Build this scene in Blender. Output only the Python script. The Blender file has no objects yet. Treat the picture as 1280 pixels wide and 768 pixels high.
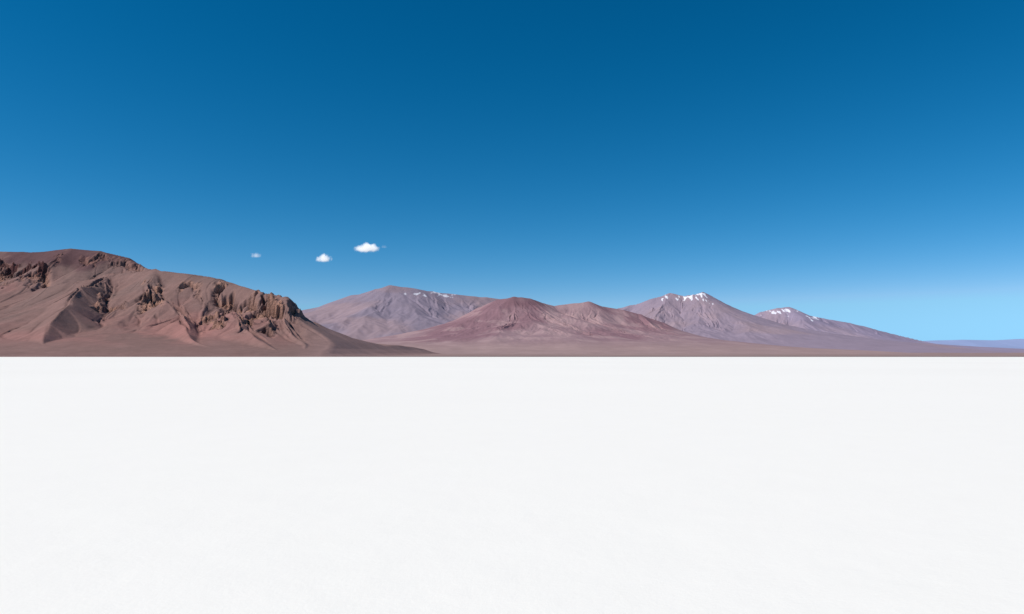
import bpy, math
import numpy as np

# ------------------------------------------------------------------ helpers
F = 853.33; CX = 640.0; HV = 445.6; CAMH = 1.7

def W(u, v, Y):
    return ((u-CX)/F*Y, Y, (HV-v)/F*Y + CAMH)

def hsh(ix, iy, seed):
    h = (ix.astype(np.int64)*374761393 + iy.astype(np.int64)*668265263 + seed*1274126177) & 0xffffffff
    h = ((h ^ (h >> 13))*1274126177) & 0xffffffff
    h = ((h ^ (h >> 16))*2246822519) & 0xffffffff
    h = h ^ (h >> 15)
    return (h & 0xffffff)/float(0xffffff)

def gnoise(x, y, seed=0):
    ix = np.floor(x); iy = np.floor(y); fx = x-ix; fy = y-iy
    ux = fx*fx*fx*(fx*(fx*6-15)+10); uy = fy*fy*fy*(fy*(fy*6-15)+10)
    def g(ox, oy):
        a = hsh(ix+ox, iy+oy, seed)*2*np.pi
        return np.cos(a)*(fx-ox)+np.sin(a)*(fy-oy)
    a = g(0,0); b = g(1,0); c = g(0,1); d = g(1,1)
    return (a+(b-a)*ux + ((c+(d-c)*ux)-(a+(b-a)*ux))*uy)*1.5

def fbm(x, y, seed=0, o=5, gain=0.5):
    s = 0; a = 1.0
    for i in range(o):
        s = s + a*gnoise(x+i*17.3, y-i*9.1, seed+i); a *= gain; x = x*2.03; y = y*2.03
    return s

def ridged(x, y, seed=0, o=4):
    s = 0; a = 0.5; w = 1.0
    for i in range(o):
        n = 1-np.abs(gnoise(x, y, seed+i))*1.6
        n = np.clip(n, 0, 1)**2
        s = s + a*n*w; w = np.clip(n*1.5, 0, 1); a *= 0.5; x = x*2.1; y = y*2.1
    return s

def sstep(a, b, x):
    t = np.clip((x-a)/(b-a), 0, 1); return t*t*(3-2*t)

def erode(h, xs, ys, cell, amp, seed, octaves=4, ampmask=None, gain=0.5):
    X, Y = np.meshgrid(xs, ys)
    for o in range(octaves):
        gy, gx = np.gradient(h, ys, xs)
        m = np.sqrt(gx*gx+gy*gy)+1e-6
        st = sstep(0.02, 0.30, m)
        dx = -gy/m; dy = gx/m
        px = X/cell; py = Y/cell
        ix = np.floor(px); iy = np.floor(py); fx = px-ix; fy = py-iy
        va = np.zeros_like(h); wt = np.zeros_like(h)
        for i in range(-2, 3):
            for j in range(-2, 3):
                hx = hsh(ix+i, iy+j, seed+o*7); hy = hsh(ix+i, iy+j, seed+o*7+3)
                ax = fx-i-hx; ay = fy-j-hy
                w = np.exp(-(ax*ax+ay*ay)*2.0)
                va += np.cos((ax*dx+ay*dy)*2*np.pi)*w; wt += w
        e = va/(wt+1e-6)
        a = amp*st
        if ampmask is not None: a = a*ampmask
        h = h + a*(e-0.25)
        cell *= 0.5; amp *= gain
    return h

def window(X, Y, xr, yr, fx0, fx1, fy0, fy1):
    w = sstep(xr[0], xr[0]+fx0, X)*sstep(xr[1], xr[1]-fx1, X)
    return w*sstep(yr[0], yr[0]+fy0, Y)*sstep(yr[1], yr[1]-fy1, Y)

def plain_h(X, Y):
    d = Y-2000.0 + 60*gnoise(X/700.0, Y/700.0, 91)
    z = 0.0062*np.clip(d, 0, None) - 0.1
    z = z + np.where(d < 0, d*0.01, 0)
    z = z + sstep(600, 9000, Y-2000)*6*fbm(X/2500.0, Y/2500.0, 12, 3)
    return z

def ridge_field(X, Y, ridges, wx=0, wy=0, smooth=0.08):
    H = np.zeros_like(X)
    Xw = X+wx; Yw = Y+wy
    for pts, k in ridges:
        P = [W(*p) for p in pts]
        P = [(p[0], p[1], p[2]-float(plain_h(np.array([p[0]]), np.array([p[1]]))[0])) for p in P]
        C = np.zeros_like(X)
        for a, b in zip(P[:-1], P[1:]):
            vx = b[0]-a[0]; vy = b[1]-a[1]; L2 = vx*vx+vy*vy
            t = np.clip(((Xw-a[0])*vx+(Yw-a[1])*vy)/L2, 0, 1)
            d = np.sqrt((Xw-a[0]-t*vx)**2+(Yw-a[1]-t*vy)**2)
            hh = np.maximum(a[2]+t*(b[2]-a[2]), 1.0)
            C = np.maximum(C, hh*np.exp(-(np.sqrt(d*d+(hh*0.06)**2)-hh*0.06)/(hh*k+20)))
        s = smooth*np.maximum(H, C)+1.0
        m = np.clip(0.5+0.5*(C-H)/s, 0, 1)
        H = H*(1-m)+C*m + s*m*(1-m)*0.5
    return H

def make_mesh(name, X, Y, Z, col=None, extra=None, mat=None):
    ny, nx = X.shape
    me = bpy.data.meshes.new(name)
    co = np.stack([X, Y, Z], -1).reshape(-1, 3).astype(np.float32)
    idx = np.arange(nx*ny).reshape(ny, nx)
    q = np.stack([idx[:-1,:-1], idx[:-1,1:], idx[1:,1:], idx[1:,:-1]], -1).reshape(-1, 4).astype(np.int32)
    me.vertices.add(len(co)); me.vertices.foreach_set("co", co.ravel())
    me.loops.add(q.size); me.loops.foreach_set("vertex_index", q.ravel())
    me.polygons.add(len(q))
    me.polygons.foreach_set("loop_start", np.arange(0, q.size, 4, dtype=np.int32))
    me.polygons.foreach_set("use_smooth", np.ones(len(q), dtype=bool))
    me.update(calc_edges=True)
    if col is not None:
        at = me.attributes.new("albedo", 'FLOAT_COLOR', 'POINT')
        c = np.ones((nx*ny, 4), np.float32); c[:, :3] = col.reshape(-1, 3)
        at.data.foreach_set("color", c.ravel())
    if extra:
        for k, v in extra.items():
            at = me.attributes.new(k, 'FLOAT', 'POINT')
            at.data.foreach_set("value", v.reshape(-1).astype(np.float32))
    ob = bpy.data.objects.new(name, me)
    bpy.context.collection.objects.link(ob)
    if mat: me.materials.append(mat)
    return ob

def lin(r, g, b, sat=0.85):
    m = (r+g+b)/3.0
    r, g, b = [m+(c-m)*sat for c in (r, g, b)]
    def f(c):
        c /= 255.0
        return c/12.92 if c <= 0.04045 else ((c+0.055)/1.055)**2.4
    return np.array([f(r), f(g), f(b)])

def mixc(c, target, m):
    return c*(1-m[..., None]) + target*m[..., None]

def gauss(U, V, u, v, su, sv):
    return np.exp(-((U-u)/su)**2-((V-v)/sv)**2)

def rock_material(name, nscale, bump, bdist, contrast=0.25):
    m = bpy.data.materials.new(name); m.use_nodes = True
    nt = m.node_tree; N = nt.nodes; L = nt.links; bs = N["Principled BSDF"]
    bs.inputs["Roughness"].default_value = 1.0
    bs.inputs["Specular IOR Level"].default_value = 0.05
    a = N.new("ShaderNodeAttribute"); a.attribute_name = "albedo"
    tc = N.new("ShaderNodeNewGeometry")
    n1 = N.new("ShaderNodeTexNoise"); n1.inputs["Scale"].default_value = nscale
    n1.inputs["Detail"].default_value = 8; n1.inputs["Roughness"].default_value = 0.65
    L.new(tc.outputs["Position"], n1.inputs["Vector"])
    mr = N.new("ShaderNodeMapRange"); mr.inputs[1].default_value = 0.3; mr.inputs[2].default_value = 0.7
    mr.inputs[3].default_value = 1-contrast; mr.inputs[4].default_value = 1+contrast
    L.new(n1.outputs["Fac"], mr.inputs[0])
    vm = N.new("ShaderNodeVectorMath"); vm.operation = 'SCALE'
    L.new(a.outputs["Color"], vm.inputs[0]); L.new(mr.outputs[0], vm.inputs["Scale"])
    L.new(vm.outputs[0], bs.inputs["Base Color"])
    if bump > 0:
        n2 = N.new("ShaderNodeTexNoise"); n2.inputs["Scale"].default_value = nscale*2.2
        n2.inputs["Detail"].default_value = 8; n2.inputs["Roughness"].default_value = 0.7
        L.new(tc.outputs["Position"], n2.inputs["Vector"])
        ra = N.new("ShaderNodeAttribute"); ra.attribute_name = "rock"
        mm = N.new("ShaderNodeMath"); mm.operation = 'MULTIPLY_ADD'
        L.new(ra.outputs["Fac"], mm.inputs[0]); mm.inputs[1].default_value = bump; mm.inputs[2].default_value = bump*0.15
        bp = N.new("ShaderNodeBump"); bp.inputs["Distance"].default_value = bdist
        L.new(mm.outputs[0], bp.inputs["Strength"]); L.new(n2.outputs["Fac"], bp.inputs["Height"])
        L.new(bp.outputs[0], bs.inputs["Normal"])
    return m

def project(X, Y, Z):
    return CX+F*X/np.maximum(Y, 1), HV-F*(Z-CAMH)/np.maximum(Y, 1)

# ------------------------------------------------------------------ HILL (near, brown)
hillmat = rock_material("brown_desert_rock", 0.04, 1.0, 15.0, 0.12)
xr = (-4300, -150); yr = (1800, 5300)
xs = np.linspace(*xr, 1400); ys = np.linspace(*yr, 1000)
X, Y = np.meshgrid(xs, ys)
wx = 36*fbm(X/520, Y/520, 5, 3); wy = 36*fbm(X/520, Y/520, 25, 3)
R = [
 ([(-330,330,4500),(-150,310,4300),(0,314,4150),(40,315,4100),(90,310,4000),(125,313,3950),(155,321,3900),(188,336,3800),(240,356,3800)], 1.15),
 ([(70,358,3350),(105,350,3330),(140,342,3300),(190,337,3200),(240,342,3100),(270,347,3050),(300,357,2950),(330,365,2850),(358,371,2780)], 1.1),
 ([(358,371,2780),(364,380,2750),(372,394,2720),(400,404,2700),(430,416,2680),(448,430,2650),(455,440,2600)], 1.0),
 ([(140,342,3300),(116,349,3080),(98,358,2880),(86,382,2600),(72,405,2380),(58,426,2200),(48,440,2050)], 1.2),
 ([(190,337,3200),(188,365,2900),(212,390,2650),(240,412,2430),(262,430,2200),(275,441,2060)], 1.25),
 ([(270,349,3050),(275,376,2850),(298,398,2560),(330,420,2330),(350,438,2120)], 1.1),
 ([(345,373,2790),(350,392,2660),(372,414,2480),(388,430,2300),(394,441,2120)], 0.9),
 ([(-20,314,4150),(-30,340,3800),(-34,368,3250),(-60,396,2800),(-90,424,2350),(-110,440,2100)], 1.3),
]
H0 = ridge_field(X, Y, R, wx, wy, 0.09)
win = window(X, Y, xr, yr, 500, 350, 420, 500)
H0 = H0*win
capn = 18*fbm(X/55, Y/55, 19, 4)*sstep(-790, -850, X) + 12*gnoise(X/220, Y/220, 20)
cap = np.interp(X + capn, [-1100,-912,-888,-868,-820,-760,-665,-610,-565,-520,-480],[700,258,200,162,140,108,60,30,12,2,0])
s = 8.0; mmx = np.clip(0.5+0.5*(H0-cap)/s, 0, 1)
H0 = H0*(1-mmx)+cap*mmx - s*mmx*(1-mmx)*0.5
H0 = np.maximum(H0, 0)
base = plain_h(X, Y)
U, V = project(X, Y, H0+base)
sky_h = np.interp(U, [-300,0,90,190,270,352,375,500],[316,314,311,337,350,373,395,436])
crest = sstep(-2, 16, V-sky_h)
cone = np.maximum(gauss(U, V, 70, 398, 80, 36), gauss(U, V, 230, 424, 110, 22))
am = sstep(15, 150, H0)*(0.2+0.8*crest)*(1-0.85*cone)*sstep(-620, -820, X)
h = erode(H0, xs, ys, 440, 20, 3, 4, am, 0.44)
U, V = project(X, Y, h+base)
bands = [([(268,356),(292,361),(325,371),(350,377),(368,386)], 60, 34, 2700, 3250, 1.0),
         ([(174,366),(188,358),(202,364)], 38, 32, 2700, 3400, .9),
         ([(224,354),(238,351),(250,358)], 26, 22, 2700, 3400, .7),
         ([(116,380),(135,375),(156,381)], 16, 12, 2500, 3400, .7),
         ([(-140,330),(-40,333),(10,330),(45,334),(60,340)], 50, 26, 3500, 4400, 1.0),
         ([(68,322),(110,319),(150,325),(178,335)], 20, 10, 3500, 4400, .5),
         ([(252,400),(268,397),(284,402)], 28, 14, 2300, 3000, 1.0),
         ([(298,401),(318,401),(342,409)], 30, 14, 2300, 3000, 1.0)]
rk = np.zeros_like(h); dz = np.zeros_like(h)
butt = 11*fbm(X/110, Y/200, 171, 5, 0.55)+ 3*(ridged(X/95, Y/260, 171, 3)-0.4)
for pts, drop, reach, y0, y1, ka in bands:
    uu = [p[0] for p in pts]; vv = [p[1] for p in pts]
    um = sstep(uu[0]-6, uu[0]+8, U)*sstep(uu[-1]+6, uu[-1]-6, U)*sstep(y0-100, y0, Y)*sstep(y1+100, y1, Y)
    dv = V-np.interp(U, uu, vv)+butt
    dz -= drop*um*sstep(0, 2.5, dv)*(1-sstep(reach*0.3, reach, dv))
    rk = np.maximum(rk, ka*um*sstep(-6, 0, dv)*(1-sstep(reach*0.5, reach*0.8, dv)))
patch = sstep(-0.26, 0.02, fbm(X/130, Y/170, 44, 4))
rk = rk*patch; dz = dz*patch
h = h+dz
# angular crags: piecewise-linear folded noise keeps sharp edges
def folded(x, y, seed, o=4):
    s = 0; a = 1.0
    for i in range(o):
        s = s + a*np.abs(gnoise(x+3.7*i, y-5.1*i, seed+i)); a *= 0.55; x = x*2.05; y = y*2.05
    return s
crag = 0.75-folded(X/110, Y/120, 61, 5)
crag2 = np.abs(fbm(X/26, Y/28, 66, 4))
big = ridged(X/190, Y/200, 64, 3)-0.4
kk = rk*(0.45+0.55*crest)
h2 = h + kk*(44*crag + 34*big - 26*crag2 + 14)
st = 14.0
q = (h2+6*fbm(X/120,Y/120,5,3))/st; fl = np.floor(q); fr = q-fl
h2 = h2 + kk*0.75*st*(sstep(0.35, 0.65, fr)-fr)
h2 = h2 + 0.5*fbm(X/30, Y/30, 77, 3)*sstep(30, 90, h2)
Z = base + h2 - 4.0
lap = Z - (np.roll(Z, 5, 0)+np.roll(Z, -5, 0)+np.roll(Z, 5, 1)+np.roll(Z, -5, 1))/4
U, V = project(X, Y, Z)
n1 = fbm(X/420, Y/420, 101, 5); n2 = fbm(X/110, Y/110, 111, 4)
col = np.zeros(X.shape+(3,))+lin(131,99,92)
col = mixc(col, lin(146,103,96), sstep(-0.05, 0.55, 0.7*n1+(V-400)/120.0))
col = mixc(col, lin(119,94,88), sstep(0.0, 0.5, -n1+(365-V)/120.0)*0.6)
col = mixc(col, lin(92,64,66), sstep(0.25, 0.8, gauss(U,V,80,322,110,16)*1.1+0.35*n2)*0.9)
col = mixc(col, lin(158,106,98), sstep(0.3,0.8,gauss(U,V,225,410,60,18)+0.35*n2)*0.6)
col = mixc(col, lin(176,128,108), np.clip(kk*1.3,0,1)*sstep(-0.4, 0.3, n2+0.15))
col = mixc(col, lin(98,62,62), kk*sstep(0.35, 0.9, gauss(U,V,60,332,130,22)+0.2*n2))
col = mixc(col, lin(74,52,52), sstep(0.5, 5, -lap)*0.5)  # hollows darkened in the colour, painted crease shade
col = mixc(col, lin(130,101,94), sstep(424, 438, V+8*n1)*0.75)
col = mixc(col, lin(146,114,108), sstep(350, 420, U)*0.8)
col *= (1+0.08*n2)[..., None]
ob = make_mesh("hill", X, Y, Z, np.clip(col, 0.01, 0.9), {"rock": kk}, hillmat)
ob["kind"] = "structure"; ob["label"] = "bare reddish brown desert hill with craggy tan cliffs"

# ------------------------------------------------------------------ MOUNTAINS
def mountain(name, label, mat, xr, yr, n, ridges, cell, amp, seed, warp, colfun, sky=None, octaves=4, crestamp=0.15, gain=0.48, rough=0.06):
    xs = np.linspace(xr[0], xr[1], n[0]); ys = np.linspace(yr[0], yr[1], n[1])
    X, Y = np.meshgrid(xs, ys)
    wl = cell*1.6
    wx = warp*fbm(X/wl, Y/wl, seed+1, 3); wy = warp*fbm(X/wl, Y/wl, seed+2, 3)
    H0 = ridge_field(X, Y, ridges, wx, wy)
    dx = xr[1]-xr[0]; dy = yr[1]-yr[0]
    H0 = H0*window(X, Y, xr, yr, dx*0.12, dx*0.12, dy*0.25, dy*0.2)
    base = plain_h(X, Y)
    U, V = project(X, Y, H0+base)
    sk = np.interp(U, [p[0] for p in sky], [p[1] for p in sky])
    cr = sstep(-1, 14, V-sk)
    hm = H0.max()
    am = sstep(0.02*hm, 0.35*hm, H0)*(crestamp+(1-crestamp)*cr)
    h = erode(H0, xs, ys, cell, amp, seed, octaves, am, gain)
    h = h + amp*rough*fbm(X/(cell*0.2), Y/(cell*0.2), seed+9, 4)*sstep(0.05*hm, 0.4*hm, H0)
    Z = base+h-0.02*hm
    U, V = project(X, Y, Z)
    gy, gx = np.gradient(Z, ys, xs)
    lap = (Z-(np.roll(Z, 4, 0)+np.roll(Z, -4, 0)+np.roll(Z, 4, 1)+np.roll(Z, -4, 1))/4)/amp  # negative in hollows; colour functions paint crease shade there
    col = colfun(X, Y, Z, U, V, gx, gy, lap, H0/hm)
    ob = make_mesh(name, X, Y, Z, np.clip(col, 0.01, 0.9), {"rock": sstep(0.5, 0.9, H0/hm)}, mat)
    ob["kind"] = "structure"; ob["label"] = label
    return ob

skC = [(480,426),(520,415),(560,400),(600,383),(630,373),(650,370),(670,371),(685,377),(700,381),(720,378),(738,376),(755,382),(775,386),(800,392),(830,402),(860,415),(900,428)]
def colC(X, Y, Z, U, V, gx, gy, lap, hn):
    n1 = fbm(X/1500, Y/1500, 201, 5); n2 = fbm(X/350, Y/350, 211, 4)
    c = np.zeros(X.shape+(3,))+lin(152,120,124)  # rosy rock colour with some aerial haze mixed in
    c = mixc(c, lin(139,102,109), sstep(-0.2, 0.5, n1+hn*0.7-0.15))
    c = mixc(c, lin(170,138,136), sstep(0.1, 0.6, n2-0.3*n1+0.1)*0.45)
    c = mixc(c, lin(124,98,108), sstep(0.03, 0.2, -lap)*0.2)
    c = mixc(c, lin(117,83,90), sstep(0.35,0.9,gauss(U,V,655,378,42,14)+0.3*n2)*0.75)
    c = mixc(c, lin(160,130,126), sstep(0.26, 0.05, hn))
    return c*(1+0.07*n2)[..., None]
mC = rock_material("hazed_rosy_rock", 0.008, 0.25, 24.0, 0.08)
RC = [
 ([(455,434,9300),(520,415,9300),(560,400,9300),(600,383,9300),(630,373,9200),(650,370,9100),(668,371,9100),(685,377,9200),(700,381,9300),(720,378,9400),(738,376,9400),(755,382,9500),(775,386,9500),(800,392,9500),(830,402,9500),(860,415,9500),(900,428,9400),(940,434,9300)],1.7),
 ([(650,370,9100),(648,385,8700),(640,402,8200),(620,420,7600),(600,432,7100)],1.7),
 ([(660,371,9100),(690,390,8600),(720,410,8000),(760,428,7300)],1.6),
 ([(738,376,9400),(745,395,8900),(780,414,8200),(820,430,7500)],1.6),
 ([(600,383,9300),(575,405,8700),(545,424,8000)],1.6),
 ([(800,392,9500),(830,412,8800),(880,428,8000)],1.6),
]
mountain("mountain", "rosy purple gullied desert mountain massif with painted haze tint", mC, (-3300, 4600), (5200, 13000), (1150, 680), RC, 850, 26, 31, 110, colC, skC, 5, 0.15, 0.52, 0.04)

skB = [(300,410),(370,388),(400,382),(440,368),(470,359),(488,356),(520,360),(545,364),(580,368),(610,371),(632,373),(700,387),(760,402)]
def snowmask(U, V, spots, n):
    s = np.zeros_like(U)
    for (u, v, su, sv) in spots: s = np.maximum(s, gauss(U, V, u, v, su, sv))
    return sstep(0.42, 0.76, s*(s > 0.1) + 1.25*(n-0.47)*(s > 0.1))
def colB(X, Y, Z, U, V, gx, gy, lap, hn):
    n1 = fbm(X/2600, Y/2600, 301, 5); n2 = fbm(X/600, Y/600, 311, 4)
    c = np.zeros(X.shape+(3,))+lin(136,121,135)  # violet cast is aerial haze put into the base colour
    c = mixc(c, lin(151,127,133), sstep(-0.1, 0.5, n1+0.1))
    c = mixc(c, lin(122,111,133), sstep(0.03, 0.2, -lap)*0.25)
    c = mixc(c, lin(147,120,123), sstep(0.5, 1.0, gauss(U,V,490,360,40,10)+0.2*n2)*0.6)
    c = c*(1+0.07*n2)[..., None]
    return mixc(c, lin(216,214,222), snowmask(U, V, [(538,366,26,3.0),(554,369,16,3.6)], fbm(X/130,Y/260,333,4)+0.14)*0.75)
mB = rock_material("hazed_grey_violet_rock", 0.005, 0.25, 38.0, 0.07)
RB = [
 ([(240,420,14500),(320,402,14500),(365,388,14500),(400,382,14500),(440,368,14400),(470,359,14300),(488,355,14200),(520,359.5,14300),(545,363.5,14400),(580,367.5,14600),(610,370.5,14700),(632,373,14800),(680,382,15000),(740,397,15000),(800,415,15000)],1.8),
 ([(488,356,14200),(480,378,13300),(470,398,12300),(460,420,11300)],1.7),
 ([(545,364,14400),(550,385,13300),(560,405,12300)],1.7),
 ([(440,368,14400),(415,392,13400),(395,412,12300)],1.7),
 ([(610,371,14700),(600,392,13600),(590,412,12500)],1.6),
]
mountain("mountain", "broad mountain painted in hazy grey violet with thin snow flecks", mB, (-8500, 4800), (9000, 19500), (900, 500), RB, 1300, 44, 51, 170, colB, skB, 4, 0.15, 0.5, 0.05)

skD = [(700,395),(770,385),(800,378),(820,370),(835,366),(850,369),(862,367),(872,365),(880,370),(890,378),(905,384),(925,393),(940,400),(1000,420)]
def colD(X, Y, Z, U, V, gx, gy, lap, hn):
    n1 = fbm(X/3000, Y/3000, 401, 5); n2 = fbm(X/700, Y/700, 411, 4)
    c = np.zeros(X.shape+(3,))+lin(144,126,141)  # mauve stands for haze, painted onto the rock
    c = mixc(c, lin(155,131,138), sstep(-0.1, 0.5, n1))
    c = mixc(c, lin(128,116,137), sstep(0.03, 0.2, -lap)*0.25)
    c = c*(1+0.06*n2)[..., None]
    return mixc(c, lin(232,230,236), snowmask(U, V, [(829,373,6,7.5),(853,372,10,4.5),(870,370,14,5.5),(882,376,8,5)], fbm(X/90,Y/260,433,4)+0.08)*0.9)
mD = rock_material("hazed_mauve_rock", 0.004, 0.25, 45.0, 0.06)
RD = [
 ([(640,405,17500),(700,395,17500),(770,385,17400),(800,378,17300),(820,370.5,17200),(835,366,17100),(850,369,17100),(862,367,17000),(873,364.5,17000),(881,370,17000),(890,377,17000),(905,384,17000),(925,393,17000),(940,401,16800),(970,415,16500)],1.6),
 ([(835,366,17100),(828,385,16200),(815,402,15200),(800,418,14200)],1.5),
 ([(873,365,17000),(880,385,16100),(890,402,15000),(905,420,13800)],1.5),
 ([(905,384,17000),(930,402,16000),(960,420,14800),(990,432,13800)],1.6),
 ([(790,380,17300),(765,398,16300),(745,415,15200)],1.6),
]
mountain("mountain", "mountain painted in hazy mauve with two jagged snow streaked summits", mD, (-600, 9600), (10800, 22500), (1000, 560), RD, 1400, 50, 71, 130, colD, skD, 5, 0.28, 0.5, 0.16)

skE = [(860,425),(930,400),(950,390),(970,385),(985,384),(1000,391),(1015,395),(1030,397),(1060,403),(1090,411),(1120,419),(1150,426),(1190,433)]
def colE(X, Y, Z, U, V, gx, gy, lap, hn):
    n1 = fbm(X/3000, Y/3000, 501, 5); n2 = fbm(X/700, Y/700, 511, 4)
    c = np.zeros(X.shape+(3,))+lin(144,129,150)  # paler violet: more distance haze painted into the rock colour
    c = mixc(c, lin(155,134,147), sstep(-0.1, 0.5, n1))
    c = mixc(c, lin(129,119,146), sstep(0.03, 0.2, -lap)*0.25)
    c = c*(1+0.06*n2)[..., None]
    return mixc(c, lin(232,230,238), snowmask(U, V, [(962,390,11,4),(980,388,12,5.5),(1017,398.5,11,3.6)], fbm(X/100,Y/260,533,4)+0.13)*0.9)
mE = rock_material("hazed_pale_violet_rock", 0.004, 0.25, 45.0, 0.06)
RE = [
 ([(880,425,19500),(930,400,19500),(950,389,19500),(970,384,19400),(984,382.5,19400),(1000,391,19400),(1015,394,19400),(1030,396.5,19400),(1060,402.5,19400),(1090,410.5,19400),(1120,418.5,19400),(1150,425,19300),(1190,433,19000)],1.6),
 ([(980,384,19400),(975,402,18500),(965,418,17200),(960,430,16000)],1.6),
 ([(1030,397,19400),(1045,413,18300),(1065,428,16800)],1.6),
 ([(1090,411,19400),(1100,424,18400),(1120,434,17200)],1.5),
]
mountain("mountain", "mountain painted in hazy pale violet with snow patched peak and long slope", mE, (3000, 15000), (12500, 25000), (1000, 540), RE, 1400, 50, 91, 110, colE, skE, 4, 0.25, 0.5, 0.12)

skF = [(1100,436),(1160,427),(1280,425),(1500,424)]
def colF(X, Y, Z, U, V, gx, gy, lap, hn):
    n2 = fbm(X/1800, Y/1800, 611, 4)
    c = np.zeros(X.shape+(3,))+lin(142,156,192, 0.95)  # blue of the intervening air, painted as surface colour
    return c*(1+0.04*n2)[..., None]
mF = rock_material("hazed_faint_blue_rock", 0.002, 0.0, 60.0, 0.03)
RF = [([(1000,433,42000),(1100,428,42000),(1165,425.5,42000),(1200,424.5,42000),(1240,425.3,42000),(1275,423.5,42000),(1330,423.5,42000),(1420,427,42000),(1600,432,42000)],3.6)]
mountain("mountain", "low mountain range beyond the plain painted in faint blue haze", mF, (12000, 66000), (31000, 56000), (640, 260), RF, 3500, 22, 95, 120, colF, skF, 3)

# ------------------------------------------------------------------ DESERT PLAIN
ry = np.concatenate([1850+np.linspace(0, 1, 160)**1.2*900, 2750*np.exp(np.linspace(0.005, 1, 260)*math.log(60000/2750.0))])
sx = np.linspace(-1.5, 1.5, 800)
Yp = np.repeat(ry[:, None], len(sx), 1); Xp = sx[None, :]*Yp
Zp = plain_h(Xp, Yp)+0.3*fbm(Xp/60, Yp/60, 7, 4)*sstep(2000, 2300, Yp)*sstep(9000, 5000, Yp)
n1 = fbm(Xp/1800, Yp/900, 701, 5); n2 = fbm(Xp/250, Yp/250, 711, 4)
cp = np.zeros(Xp.shape+(3,))+lin(152,124,118)
leftm = sstep(200, -1500, Xp)*sstep(6000, 3000, Yp)
cp = mixc(cp, lin(136,101,92), leftm)
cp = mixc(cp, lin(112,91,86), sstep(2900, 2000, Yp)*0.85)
cp = mixc(cp, lin(164,134,126), sstep(0.1, 0.6, n1)*0.6)
cp = mixc(cp, lin(150,134,144), sstep(9000, 24000, Yp)*0.8)  # far soil tinted with painted distance haze, bluer further out
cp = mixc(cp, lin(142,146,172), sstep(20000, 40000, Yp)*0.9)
cp = cp*(1+0.12*n2)[..., None]
plmat = rock_material("gravel_plain_soil", 0.02, 0.0, 3.0, 0.12)
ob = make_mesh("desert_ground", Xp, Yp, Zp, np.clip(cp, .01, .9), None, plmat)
ob["kind"] = "structure"; ob["label"] = "dusty brown gravel plain bordering the salt flat"

# ------------------------------------------------------------------ SALT FLAT
sm = bpy.data.materials.new("salt_crust"); sm.use_nodes = True
nt = sm.node_tree; N = nt.nodes; L = nt.links; bs = N["Principled BSDF"]
bs.inputs["Roughness"].default_value = 0.9; bs.inputs["Specular IOR Level"].default_value = 0.1
geo = N.new("ShaderNodeNewGeometry")
def noise(scale, det, rough):
    n = N.new("ShaderNodeTexNoise"); n.inputs["Scale"].default_value = scale
    n.inputs["Detail"].default_value = det; n.inputs["Roughness"].default_value = rough
    L.new(geo.outputs["Position"], n.inputs["Vector"]); return n
big = noise(0.02, 5, 0.55); mid = noise(1.3, 6, 0.6); fine = noise(26, 6, 0.7)
def mathn(op, a, b):
    m = N.new("ShaderNodeMath"); m.operation = op
    for i, q in enumerate((a, b)):
        if isinstance(q, (int, float)): m.inputs[i].default_value = q
        else: L.new(q, m.inputs[i])
    return m.outputs[0]
f = mathn('ADD', mathn('MULTIPLY', big.outputs[0], 0.6), mathn('MULTIPLY', mid.outputs[0], 0.2))
f = mathn('ADD', f, mathn('MULTIPLY', fine.outputs[0], 0.2))
cr = N.new("ShaderNodeValToRGB")
cr.color_ramp.elements[0].position = 0.35; cr.color_ramp.elements[0].color = (0.892, 0.850, 0.768, 1)
cr.color_ramp.elements[1].position = 0.65; cr.color_ramp.elements[1].color = (0.930, 0.888, 0.803, 1)
L.new(f, cr.inputs[0]); L.new(cr.outputs[0], bs.inputs["Base Color"])
b1 = N.new("ShaderNodeBump"); b1.inputs["Strength"].default_value = 0.11; b1.inputs["Distance"].default_value = 0.02
L.new(fine.outputs[0], b1.inputs["Height"])
b2 = N.new("ShaderNodeBump"); b2.inputs["Strength"].default_value = 0.09; b2.inputs["Distance"].default_value = 0.05
fm = noise(6, 8, 0.65); L.new(fm.outputs[0], b2.inputs["Height"]); L.new(b1.outputs[0], b2.inputs["Normal"])
L.new(b2.outputs[0], bs.inputs["Normal"])
def axis(near, far, n1_, n2_):
    a = np.linspace(0, near, n1_); b = near*np.exp(np.linspace(0, 1, n2_+1)[1:]*math.log(far/near))
    p = np.concatenate([a, b]); return np.concatenate([-p[::-1], p[1:]])
ax = axis(14, 70000, 260, 60); ay = axis(16, 70000, 320, 60)
Xs, Ys = np.meshgrid(ax, ay)
fade = np.exp(-(np.sqrt(Xs**2+Ys**2)/12)**4)
Zs = (0.0025*fbm(Xs/0.9, Ys/0.9, 801, 5)+0.0025*ridged(Xs/2.5, Ys/2.5, 811, 4))*fade
ob = make_mesh("salt_flat_ground", Xs, Ys, Zs, mat=sm)
ob["kind"] = "structure"; ob["label"] = "vast flat white salt crust"

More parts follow.
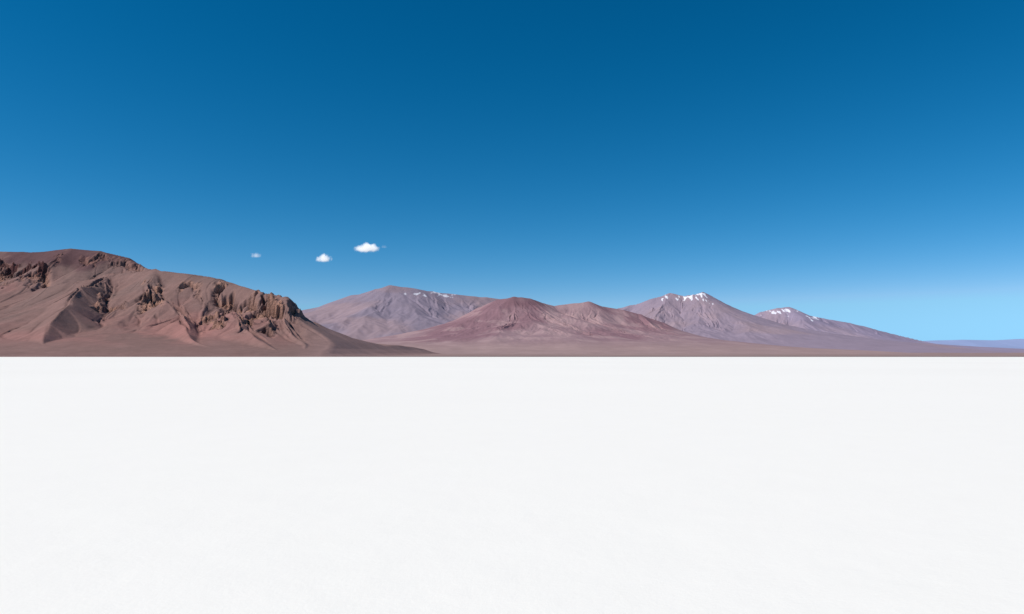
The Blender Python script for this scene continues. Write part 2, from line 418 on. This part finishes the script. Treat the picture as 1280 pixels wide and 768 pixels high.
# ------------------------------------------------------------------ CLOUDS
def cloud(center_uvY, wpx, hpx, density, seed, label):
    u, v, Yc = center_uvY; c = W(u, v, Yc); s = Yc/F
    bpy.ops.mesh.primitive_uv_sphere_add(segments=32, ring_count=16, radius=1)
    ob = bpy.context.object; ob.name = "cloud"; ob.data.name = "cloud"
    ob.location = c; ob.scale = (wpx*s*0.62, wpx*s*0.45, hpx*s*0.8)
    m = bpy.data.materials.new("glowing_cloud_vapour"); m.use_nodes = True
    nt = m.node_tree; N = nt.nodes; L = nt.links; N.remove(N["Principled BSDF"])
    vol = N.new("ShaderNodeVolumePrincipled"); L.new(vol.outputs[0], N["Material Output"].inputs["Volume"])
    vol.inputs["Color"].default_value = (1, 1, 1, 1)
    vol.inputs["Anisotropy"].default_value = 0.0
    tc = N.new("ShaderNodeTexCoord")
    ln = N.new("ShaderNodeVectorMath"); ln.operation = 'LENGTH'; L.new(tc.outputs["Object"], ln.inputs[0])
    mp = N.new("ShaderNodeMapping"); mp.inputs["Location"].default_value = (seed*3.1, seed*1.7, 0)
    mp.inputs["Scale"].default_value = (2.2, 1.8, 0.9)
    L.new(tc.outputs["Object"], mp.inputs[0])
    n = N.new("ShaderNodeTexNoise"); n.inputs["Scale"].default_value = 1.0; n.inputs["Detail"].default_value = 5; n.inputs["Roughness"].default_value = 0.5
    L.new(mp.outputs[0], n.inputs["Vector"])
    sx = N.new("ShaderNodeSeparateXYZ"); L.new(tc.outputs["Object"], sx.inputs[0])
    fb = N.new("ShaderNodeMapRange"); fb.interpolation_type = 'SMOOTHSTEP'
    fb.inputs[1].default_value = -0.55; fb.inputs[2].default_value = -0.15
    L.new(sx.outputs[2], fb.inputs[0])
    def mt(op, a, b):
        k = N.new("ShaderNodeMath"); k.operation = op
        for i, q in enumerate((a, b)):
            if isinstance(q, (int, float)): k.inputs[i].default_value = q
            else: L.new(q, k.inputs[i])
        return k.outputs[0]
    d = mt('SUBTRACT', mt('MULTIPLY', n.outputs[0], 1.6), mt('ADD', ln.outputs["Value"], 0.0))
    d = mt('MULTIPLY', d, 1.5)
    k = N.new("ShaderNodeClamp"); L.new(d, k.inputs[0])
    dens = mt('MULTIPLY', mt('MULTIPLY', k.outputs[0], fb.outputs[0]), density/(hpx*s))
    L.new(dens, vol.inputs["Density"])
    L.new(mt('MULTIPLY', dens, 0.52), vol.inputs["Emission Strength"])  # added glow stands in for light scattered repeatedly inside the cloud
    vol.inputs["Emission Color"].default_value = (0.95, 0.96, 1.0, 1)
    ob.data.materials.append(m)
    ob["label"] = label; ob["category"] = "cloud"; ob["group"] = "small clouds in the sky"
    return ob
cloud((458, 311, 16000), 30, 10.5, 4.5, 6, "small flat based white puffy cloud in clear sky")
cloud((404.5, 324, 16000), 18, 9.5, 4.0, 2, "tiny round white cloud in clear sky")
cloud((320, 320, 17000), 14, 6, 0.6, 3, "faint thin wisp of cloud in clear sky")
cloud((480, 309, 16500), 8, 4, 0.2, 4, "faint thin wisp of cloud in clear sky")

# ------------------------------------------------------------------ LIGHT
sd = np.array([-0.88, -0.36, 0.96]); sd /= np.linalg.norm(sd)
el = math.asin(sd[2]); rot = math.atan2(sd[0], sd[1])
from mathutils import Vector
sl = bpy.data.lights.new("sun", 'SUN'); sl.energy = 4.55; sl.angle = math.radians(0.5); sl.color = (1.0, 0.95, 0.89)
so = bpy.data.objects.new("sun", sl); bpy.context.collection.objects.link(so)
so.rotation_euler = Vector(sd).to_track_quat('Z', 'Y').to_euler()
w = bpy.data.worlds.new("World"); bpy.context.scene.world = w; w.use_nodes = True
nt = w.node_tree; bg = nt.nodes["Background"]; N = nt.nodes; L = nt.links
sky = N.new("ShaderNodeTexSky"); sky.sky_type = 'NISHITA'; sky.sun_disc = False
sky.sun_elevation = el; sky.sun_rotation = rot % (2*math.pi)
sky.altitude = 3600; sky.air_density = 1.0; sky.dust_density = 0.3; sky.ozone_density = 3.0
sep = N.new("ShaderNodeSeparateColor"); L.new(sky.outputs[0], sep.inputs[0])
com = N.new("ShaderNodeCombineColor")
def wm(op, a, b):
    k = N.new("ShaderNodeMath"); k.operation = op
    for i, q in enumerate((a, b)):
        if isinstance(q, (int, float)): k.inputs[i].default_value = q
        else: L.new(q, k.inputs[i])
    return k.outputs[0]
r_, g_, b_ = sep.outputs
rr = wm('MAXIMUM', wm('SUBTRACT', wm('MULTIPLY', r_, 1.3), wm('MULTIPLY', b_, 0.35)), 0.0)
rr = wm('MULTIPLY', wm('POWER', rr, 1.25), 1.3)
L.new(wm('MINIMUM', rr, wm('MULTIPLY', b_, 0.33)), com.inputs[0])
gg = wm('SUBTRACT', wm('MULTIPLY', g_, 1.46), wm('MULTIPLY', b_, 0.325))
L.new(wm('MINIMUM', gg, wm('MULTIPLY', b_, 0.73)), com.inputs[1])
L.new(wm('MULTIPLY', b_, 1.08), com.inputs[2])
L.new(com.outputs[0], bg.inputs[0]); bg.inputs[1].default_value = 0.1

# ------------------------------------------------------------------ CAMERA
cd = bpy.data.cameras.new("camera"); cam = bpy.data.objects.new("camera", cd); bpy.context.collection.objects.link(cam)
cd.sensor_width = 36; cd.lens = 24; cd.shift_y = (HV-384)/1280.0
cd.clip_start = 0.1; cd.clip_end = 200000
cam.location = (0, 0, CAMH); cam.rotation_euler = (math.pi/2, 0, 0)
bpy.context.scene.camera = cam
bpy.context.scene.view_settings.view_transform = 'Standard'
bpy.context.scene.view_settings.look = 'None'
print("DONE")
